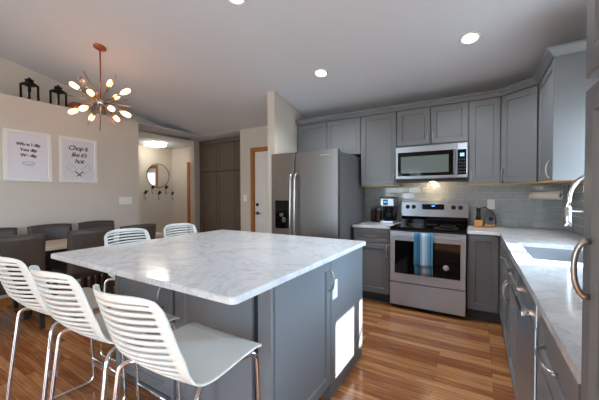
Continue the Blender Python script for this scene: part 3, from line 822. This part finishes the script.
# ------------------------------------------------------------------ counter stools
def stool_shell():
    prof = smooth_path([(.205, .638), (.185, .652), (.10, .653), (0, .645), (-.075, .642), (-.135, .656), (-.18, .695), (-.218, .77), (-.252, .87), (-.287, .985)], 14)
    prof = [Vector((p[0], p[1])) for p in [(q_[0], q_[1]) for q_ in [(v.x, v.y) for v in [Vector((a[0], a[1], 0)) for a in prof]]]]
    # resample by arc length
    L = [0]
    for a, c in zip(prof, prof[1:]): L.append(L[-1]+(c-a).length)
    NR = 112; rs = []
    for k in range(NR+1):
        s = L[-1]*k/NR; i = max(j for j in range(len(L)) if L[j] <= s+1e-9); i = min(i, len(prof)-2)
        t = (s-L[i])/(L[i+1]-L[i]); rs.append(prof[i].lerp(prof[i+1], t))
    us = [-1, -.97, -.92, -.85, -.76, -.68, -.56, -.4, -.2, 0, .2, .4, .56, .68, .76, .85, .92, .97, 1]
    b = MB(); bm = b.bm; grid = []
    for k, p in enumerate(rs):
        z = p.y; back = min(1, max(0, (z-.66)/.1)); s = k/NR
        hw = .212 if s < .55 else .212-.026*min(1, (s-.55)/.45)
        if s < .05: hw *= 1-.16*(1-s/.05)**2          # rounded front corners
        if s > .93: hw *= 1-.10*((s-.93)/.07)**2      # rounded top corners
        row = []
        for u in us:
            cv = (1-u*u)
            y = p.x-.07*back*(cv-.35); zz = z-.014*(1-back)*cv*min(1, max(0, s/.1))+.004
            zz += .012*back*0
            if s > .88: zz -= .018*((abs(u)**5))*((s-.88)/.12)
            if s < .08: zz -= .010*(1-s/.08)
            row.append(bm.verts.new((hw*u, y, zz)))
        grid.append(row)
    k0 = next(k for k, p in enumerate(rs) if p.x < -.10 and p.y > .643); k1 = NR-4
    per = 4
    for k in range(NR):
        for i in range(len(us)-1):
            mid = (us[i]+us[i+1])/2
            if k0 <= k < k1 and (k-k0) % per >= 2 and abs(mid) < .85: continue
            f = bm.faces.new((grid[k][i], grid[k][i+1], grid[k+1][i+1], grid[k+1][i])); f.smooth = True
    return b
def make_stool(label):
    r = thing('counter_stool', label, 'stool', (0, 0, 0), 0, 'white slatted stools around the island')
    o = stool_shell().build('seat_shell', 'white_plastic', r)
    md = o.modifiers.new('thick', 'SOLIDIFY'); md.thickness = .007; md.offset = -1
    for s in (-1, 1):
        pth = round_path([(s*.13, -.02, .628), (s*.165, .10, .622), (s*.188, .178, .628), (s*.196, .205, .012), (s*.232, -.235, .012), (s*.222, -.165, .625), (s*.165, -.10, .622), (s*.13, .02, .628)], .05, 6)
        MB().tube(pth, .0098, 10).build('sled_frame', 'chrome', r)
    MB().tube([(-.194, .198, .17), (.194, .198, .17)], .008, 10).build('footrest', 'chrome', r)
    MB().tube([(-.15, .10, .625), (.15, .10, .625)], .008, 8).tube([(-.15, -.08, .625), (.15, -.08, .625)], .008, 8).build('seat_support', 'blackmetal', r)
    return r
st = make_stool('white slatted stool nearest the right end of the island front')
st.location = (-.13, -3.275, 0)
dup(st, (-.665, -3.275, 0), 0, 'white slatted stool in the middle of the three along the island front')
dup(st, (-1.20, -3.275, 0), 0, 'white slatted stool leftmost of the three along the island front')
dup(st, (-1.475, -2.65, 0), -PI/2, 'white slatted stool at the island end, in front of a brown dining chair')
dup(st, (-1.475, -2.125, 0), -PI/2, 'white slatted stool at the island end nearest the pantry')

# ------------------------------------------------------------------ dining set
r = thing('dining_table', 'long dining table with pale top and dark legs beside the left wall', 'table', (-3.195, -2.55, 0))
MB().box(-.29, .29, -1.05, 1.05, .715, .75, .004, 2).build('tabletop', 'tablewood', r)
MB().box(-.21, .21, -.90, .90, .65, .715).build('apron', 'darkwood', r)
for sx in (-1, 1):
    for sy in (-1, 1): MB().box(sx*.20-.03, sx*.20+.03, sy*.98-.03, sy*.98+.03, 0, .65, .003).build('leg', 'darkwood', r)
def make_chair(label):
    r = thing('dining_chair', label, 'chair', (0, 0, 0), 0, 'brown leather chairs at the dining table')
    MB().box(-.215, .215, -.20, .23, .40, .48, .015, 3, True).build('seat', 'leather', r)
    b = MB(); n = 12; prof = [(-.205, .44), (-.212, .60), (-.225, .76), (-.245, .925)]
    rows = []
    for j in range(10):
        t = j/9*3; i = min(2, int(t)); f = t-i
        y = prof[i][0]*(1-f)+prof[i+1][0]*f; z = prof[i][1]*(1-f)+prof[i+1][1]*f
        fr, bk = [], []
        for k in range(n+1):
            u = -1+2*k/n; yy = y+.018*u*u; zz = z-(.012*u*u if j == 9 else 0)
            fr.append((u*.215, yy+.022, zz)); bk.append((u*.215, yy-.022, zz))
        rows.append((fr, bk))
    bm = b.bm
    F_ = [[bm.verts.new(p) for p in rr[0]] for rr in rows]; B_ = [[bm.verts.new(p) for p in rr[1]] for rr in rows]
    for j in range(9):
        for k in range(n):
            for G_, flip in ((F_, 0), (B_, 1)):
                q_ = (G_[j][k], G_[j][k+1], G_[j+1][k+1], G_[j+1][k]); f = bm.faces.new(q_); f.smooth = True
        bm.faces.new((F_[j][0], F_[j+1][0], B_[j+1][0], B_[j][0])); bm.faces.new((F_[j][n], F_[j+1][n], B_[j+1][n], B_[j][n]))
    for k in range(n):
        bm.faces.new((F_[9][k], F_[9][k+1], B_[9][k+1], B_[9][k])); bm.faces.new((F_[0][k], F_[0][k+1], B_[0][k+1], B_[0][k]))
    b.build('backrest', 'leather', r)
    for sx in (-1, 1):
        MB().box(sx*.185-.02, sx*.185+.02, .185, .225, 0, .40, .003).build('leg', 'darkwood', r)
        MB().box(sx*.185-.02, sx*.185+.02, -.225, -.185, 0, .44, .003).build('leg', 'darkwood', r)
    return r
ch = make_chair('brown leather dining chair seen from behind, nearest the left photo edge')
ch.location = (-2.935, -3.11, 0); ch.rotation_euler.z = PI/2
XN = ch.location.x; XW = -3.46
dup(ch, (XN, -2.49, 0), PI/2, 'brown leather dining chair seen from behind, beside the island corner')
dup(ch, (XN, -1.975, 0), PI/2, 'brown leather dining chair behind the white stool, before the hall opening')
dup(ch, (XW, -3.05, 0), -PI/2, 'brown leather dining chair against the wall, cut by the left photo edge')
dup(ch, (XW, -2.52, 0), -PI/2, 'brown leather dining chair against the wall, below the left poster')
dup(ch, (XW, -2.00, 0), -PI/2, 'brown leather dining chair against the wall, below the right poster')

# ------------------------------------------------------------------ posters
def text_mesh(body, size, mt, parent, loc, name='lettering', shear=0., bold=0., align='CENTER', space=1.):
    c = D.curves.new(name, 'FONT'); c.body = body; c.size = size; c.align_x = align; c.shear = shear; c.offset = bold; c.extrude = .0006
    c.space_character = space
    o = D.objects.new(name, c); COL.objects.link(o)
    bpy.context.view_layer.update()
    me = D.meshes.new_from_object(o.evaluated_get(bpy.context.evaluated_depsgraph_get()))
    D.objects.remove(o); D.curves.remove(c)
    me.transform(Matrix.Rotation(PI/2, 4, 'X'))
    me.name = name; me.materials.clear(); me.materials.append(M[mt])
    q_ = D.objects.new(name, me); COL.objects.link(q_); q_.parent = parent; q_.location = loc
    return q_
def poster(label, yc, kind):
    r = thing('framed_poster', label, 'poster', (XL, yc, 1.76), PI/2, 'framed posters on the dining wall')
    w, h, f = .455, .61, .038
    b = MB().box(-w/2, w/2, -.028, -.001, h/2-f, h/2, .003).box(-w/2, w/2, -.028, -.001, -h/2, -h/2+f, .003).box(-w/2, -w/2+f, -.028, -.001, -h/2+f, h/2-f, .003).box(w/2-f, w/2, -.028, -.001, -h/2+f, h/2-f, .003)
    b.build('frame', 'trim_white', r)
    p = MB().box(-w/2+f, w/2-f, -.014, -.002, -h/2+f, h/2-f).build('print', 'print', r)
    Y = -.0155
    if kind == 0:
        for i, s in enumerate(('When I dip', 'You dip', 'We dip')):
            text_mesh(s, .050, 'ink', p, (0, Y, .125-i*.066), bold=.0022)
        b = MB()
        pts = [(-.055, Y, -.085)]+[(.055*math.cos(a), Y, -.085-.075*math.sin(-a)) for a in [PI+PI*i/14 for i in range(15)]]+[(.055, Y, -.085)]
        b.tube(pts, .0026, 5)
        b.tube([(.058*math.cos(2*PI*i/24), Y, -.085+.016*math.sin(2*PI*i/24)) for i in range(24)], .0024, 5, closed=True)
        for k in range(9): b.tube([(-.035+.009*k, Y, -.11-.006*(k % 3)), (-.028+.009*k, Y, -.118-.006*(k % 3))], .0014, 5)
        b.build('dip_bowl_drawing', 'ink', p)
    else:
        for i, s in enumerate(('Chop it', "like it's", 'hot')):
            text_mesh(s, (.086, .08, .088)[i], 'ink', p, ((-.01, 0, .0)[i], Y, .135-i*.088), shear=.32, bold=.0012, space=.88)
        b = MB()
        for s in (-1, 1):
            # cleaver: blade outline and a handle crossing the other
            Q = lambda u, v: (s*(.02+u*.70-v*.45)*1.0, Y, -.165+u*.62+v*.62)
            bl = [(.03, -.05), (.15, -.05), (.15, .035), (.03, .035)]
            b.tube([Q(u, v) for u, v in bl], .0018, 5, closed=True)
            b.tube([Q(.03, -.012), Q(-.075, -.012)], .006, 6)
        b.build('crossed_cleavers_drawing', 'ink', p)
    return r
poster('white framed poster reading When I dip You dip We dip', -2.667, 0)
poster("white framed poster reading Chop it like it's hot", -2.135, 1)

# ------------------------------------------------------------------ plant ledge things
def lantern(label, y):
    r = thing('candle_lantern', label, 'lantern', (-4.0, y, 2.462), .45, 'black lanterns on the ledge'); r.scale = (.80, .80, .92)
    MB().box(-.085, .085, -.085, .085, 0, .022, .004).build('base', 'blackmetal', r)
    b = MB()
    for sx in (-1, 1):
        for sy in (-1, 1): b.box(sx*.072-.011, sx*.072+.011, sy*.072-.011, sy*.072+.011, .022, .225)
    b.box(-.079, .079, -.079, .079, .222, .232); b.build('frame', 'blackmetal', r)
    b = MB()
    b.lathe([(.125, .23), (.05, .272), (.05, .292), (.065, .295), (.02, .318), (.012, .33), (0, .332)], (0, 0, 0), 4, smooth=False); b.xf(Matrix.Rotation(PI/4, 4, 'Z'))
    b.build('roof', 'blackmetal', r)
    MB().lathe([(.032, .022), (.032, .13), (0, .132)], (0, 0, 0), 18).build('candle', 'candle', r)
    return r
lantern('black candle lantern on the ledge above the left poster, nearest the photo edge', -2.60)
lantern('black candle lantern on the ledge nearer the chandelier', -2.30)
r = tag(MB().lathe([(.06, 0), (.10, .02), (.115, .06), (.10, .10), (.05, .135), (.03, .14), (0, .14)], (0, 0, 0), 24).build('copper_pot', 'copper', loc=(-4.06, -2.075, 2.462)), 'rounded copper pot on the ledge behind the chandelier', 'pot')
r = tag(MB().lathe([(.06, 0), (.085, .03), (.09, .12), (.07, .20), (.05, .23), (.055, .245), (0, .24)], (0, 0, 0), 24).build('ceramic_vase', 'vase', loc=(-4.06, -1.78, 2.462)), 'grey ceramic vase on the ledge right of the copper pot', 'vase')

# ------------------------------------------------------------------ chandelier
CC = Vector((-2.757, -2.36, 2.315)); ztop = CZ(-2.36)
r = thing('sputnik_chandelier', 'copper and chrome sputnik chandelier with glowing bulbs over the dining side', 'chandelier', CC)
MB().lathe([(.062, 0), (.062, -.018), (.03, -.03), (0, -.03)], (0, 0, ztop-CC.z), 24, (0, .196, .98)).build('canopy', 'copper', r)
MB().tube([(0, 0, 0), (0, 0, ztop-CC.z-.02)], .007, 10).build('stem', 'copper', r)
MB().lathe([(0, -.04), (.028, -.03), (.04, 0), (.028, .03), (0, .04)], (0, 0, 0), 18).build('hub', 'chrome', r)
arms = [((-0.708, -0.448, 0.547), 1), ((0.57, -0.753, 0.329), 0), ((0.774, -0.633, -0.002), 1), ((-0.342, 0.45, 0.825), 1), ((0.914, 0.298, 0.276), 1), ((-0.483, 0.736, 0.475), 1),
        ((0.535, -0.723, -0.437), 1), ((-0.871, -0.424, -0.249), 1), ((-0.938, 0.146, -0.315), 1), ((0.919, -0.143, -0.367), 1), ((0.842, 0.343, -0.416), 1), ((-0.578, 0.773, -0.262), 1)]
for (u, on) in arms:
    u = Vector(u).normalized()
    o = MB().tube([u*.03, u*.235], .006, 8).lathe([(.012, .235), (.016, .24), (.016, .278), (.012, .28)], (0, 0, 0), 12, u).build('arm', 'brass', r)
    MB().lathe([(.011, .276), (.015, .29), (.025, .315), (.027, .36), (.023, .385), (.011, .400), (0, .402)], (0, 0, 0), 16, u).build('bulb', 'bulb' if on else 'bulb_off', o)
for u in [(-0.834, -0.505, 0.223), (-0.403, -0.245, 0.882), (0.797, 0.007, 0.604), (-0.226, 0.906, 0.358), (0.932, 0.318, -0.175), (0.641, 0.08, -0.763), (0.391, -0.51, -0.767), (-0.97, -0.229, 0.086), (-0.697, 0.291, -0.656), (0.868, -0.496, 0.032)]:
    u = Vector(u).normalized(); MB().tube([u*.03, u*.40], [.006, .005], 8).build('spike', 'brass', r)

# ------------------------------------------------------------------ recessed lights
nm = Vector((0, .2, 1)).normalized()
def downlight(label, x, y, power):
    r = thing('recessed_light', label, 'ceiling light', (x, y, CZ(y)), 0, 'recessed ceiling lights')
    MB().lathe([(.062, -.001), (.062, -.006), (.082, -.008), (.090, -.001), (.062, -.001)], (0, 0, 0), 32, nm).build('trim_ring', 'trim_white', r)
    MB().lathe([(0, -.005), (.062, -.005), (.062, -.002), (0, -.002)], (0, 0, 0), 32, nm).build('lens', 'lamp', r)
    l = D.lights.new('downlight', 'SPOT'); o = D.objects.new('downlight', l); COL.objects.link(o); o.parent = r
    l.energy = power; l.spot_size = math.radians(130); l.spot_blend = .8; l.color = (.86, .94, 1.0); l.shadow_soft_size = .06
    o.location = (0, 0, -.03)
    return r
downlight('round recessed ceiling light nearest the corner wall cabinet', .783, -1.018, 46)
downlight('round recessed ceiling light above the refrigerator side', -.685, -1.027, 46)
downlight('round recessed ceiling light cut by the top photo edge', -.857, -2.225, 36)

# ------------------------------------------------------------------ hall
r = thing('hall_ceiling_light', 'rectangular lit flush light on the hall ceiling', 'ceiling light', (-5.35, -.02, 2.45))
MB().box(-.17, .17, -.17, .17, -.015, 0, .003).build('base', 'trim_white', r)
MB().box(-.16, .16, -.16, .16, -.075, -.015, .015, 3, True).build('diffuser', 'lamp_hall', r)
r = thing('round_mirror', 'round mirror with thin black rim on the hall wall', 'mirror', (-5.8, .325, 1.745))
MB().lathe([(0, .004), (.285, .004), (.285, .012), (0, .012)], (0, 0, 0), 48, (1, 0, 0), False).build('glass', 'mirror', r)
b = MB().tube([(.010, .29*math.cos(2*PI*i/48), .29*math.sin(2*PI*i/48)) for i in range(48)], .007, 8, closed=True); b.build('rim', 'blackmetal', r)
def hook(label, y, z):
    r = thing('coat_hook', label, 'coat hook', (-5.8, y, z), 0, 'coat hooks under the round mirror'); r.scale = (1.3, 1.3, 1.3)
    MB().tube([(.006, 0, .03), (.035, .02, .085)], [.018, .03], 10).build('wooden_peg', 'darkwood', r)
    MB().tube(smooth_path([(.005, 0, .05), (.006, 0, -.03), (.02, 0, -.06), (.045, 0, -.04)], 5), .011, 8).build('metal_hook', 'nickel', r)
    return r
hs = [('leftmost coat hook of the lower row under the mirror', -.02, 1.27), ('left coat hook of the two just below the mirror rim', .155, 1.39), ('middle coat hook of the lower row under the mirror', .325, 1.255),
      ('right coat hook of the two just below the mirror rim', .51, 1.39), ('rightmost coat hook beside the hall corner', .69, 1.245)]
for h_ in hs: hook(*h_)
# pantry
r = thing('pantry_cabinet', 'floor-to-ceiling pantry cabinet recessed beside the hall', 'cabinet', (-4.395, .40, 0))
MB().box(0, 1.54, 0, .59, 0, 2.45).build('body', 'pantry_gap_shadow', r)
MB().box(0, 1.54, -.022, 0, 2.36, 2.449, .003).build('top_trim', 'pantry', r)
xe = [.0, .525, 1.045, 1.54]
for i in range(3):
    w = xe[i+1]-xe[i]
    shaker_mb(w-.014, .57, x0=xe[i]+.007, z0=1.782, rail=.065, rec=.014).build('upper_door', 'pantry', r)
    b = shaker_mb(w-.014, 1.66, x0=xe[i]+.007, z0=.105, rail=.065, rec=.014).build('lower_door', 'pantry', r)
    MB().box(xe[i]+.07, xe[i+1]-.07, -.0205, -.008, 1.06, 1.125).build('mid_rail', 'pantry', b)
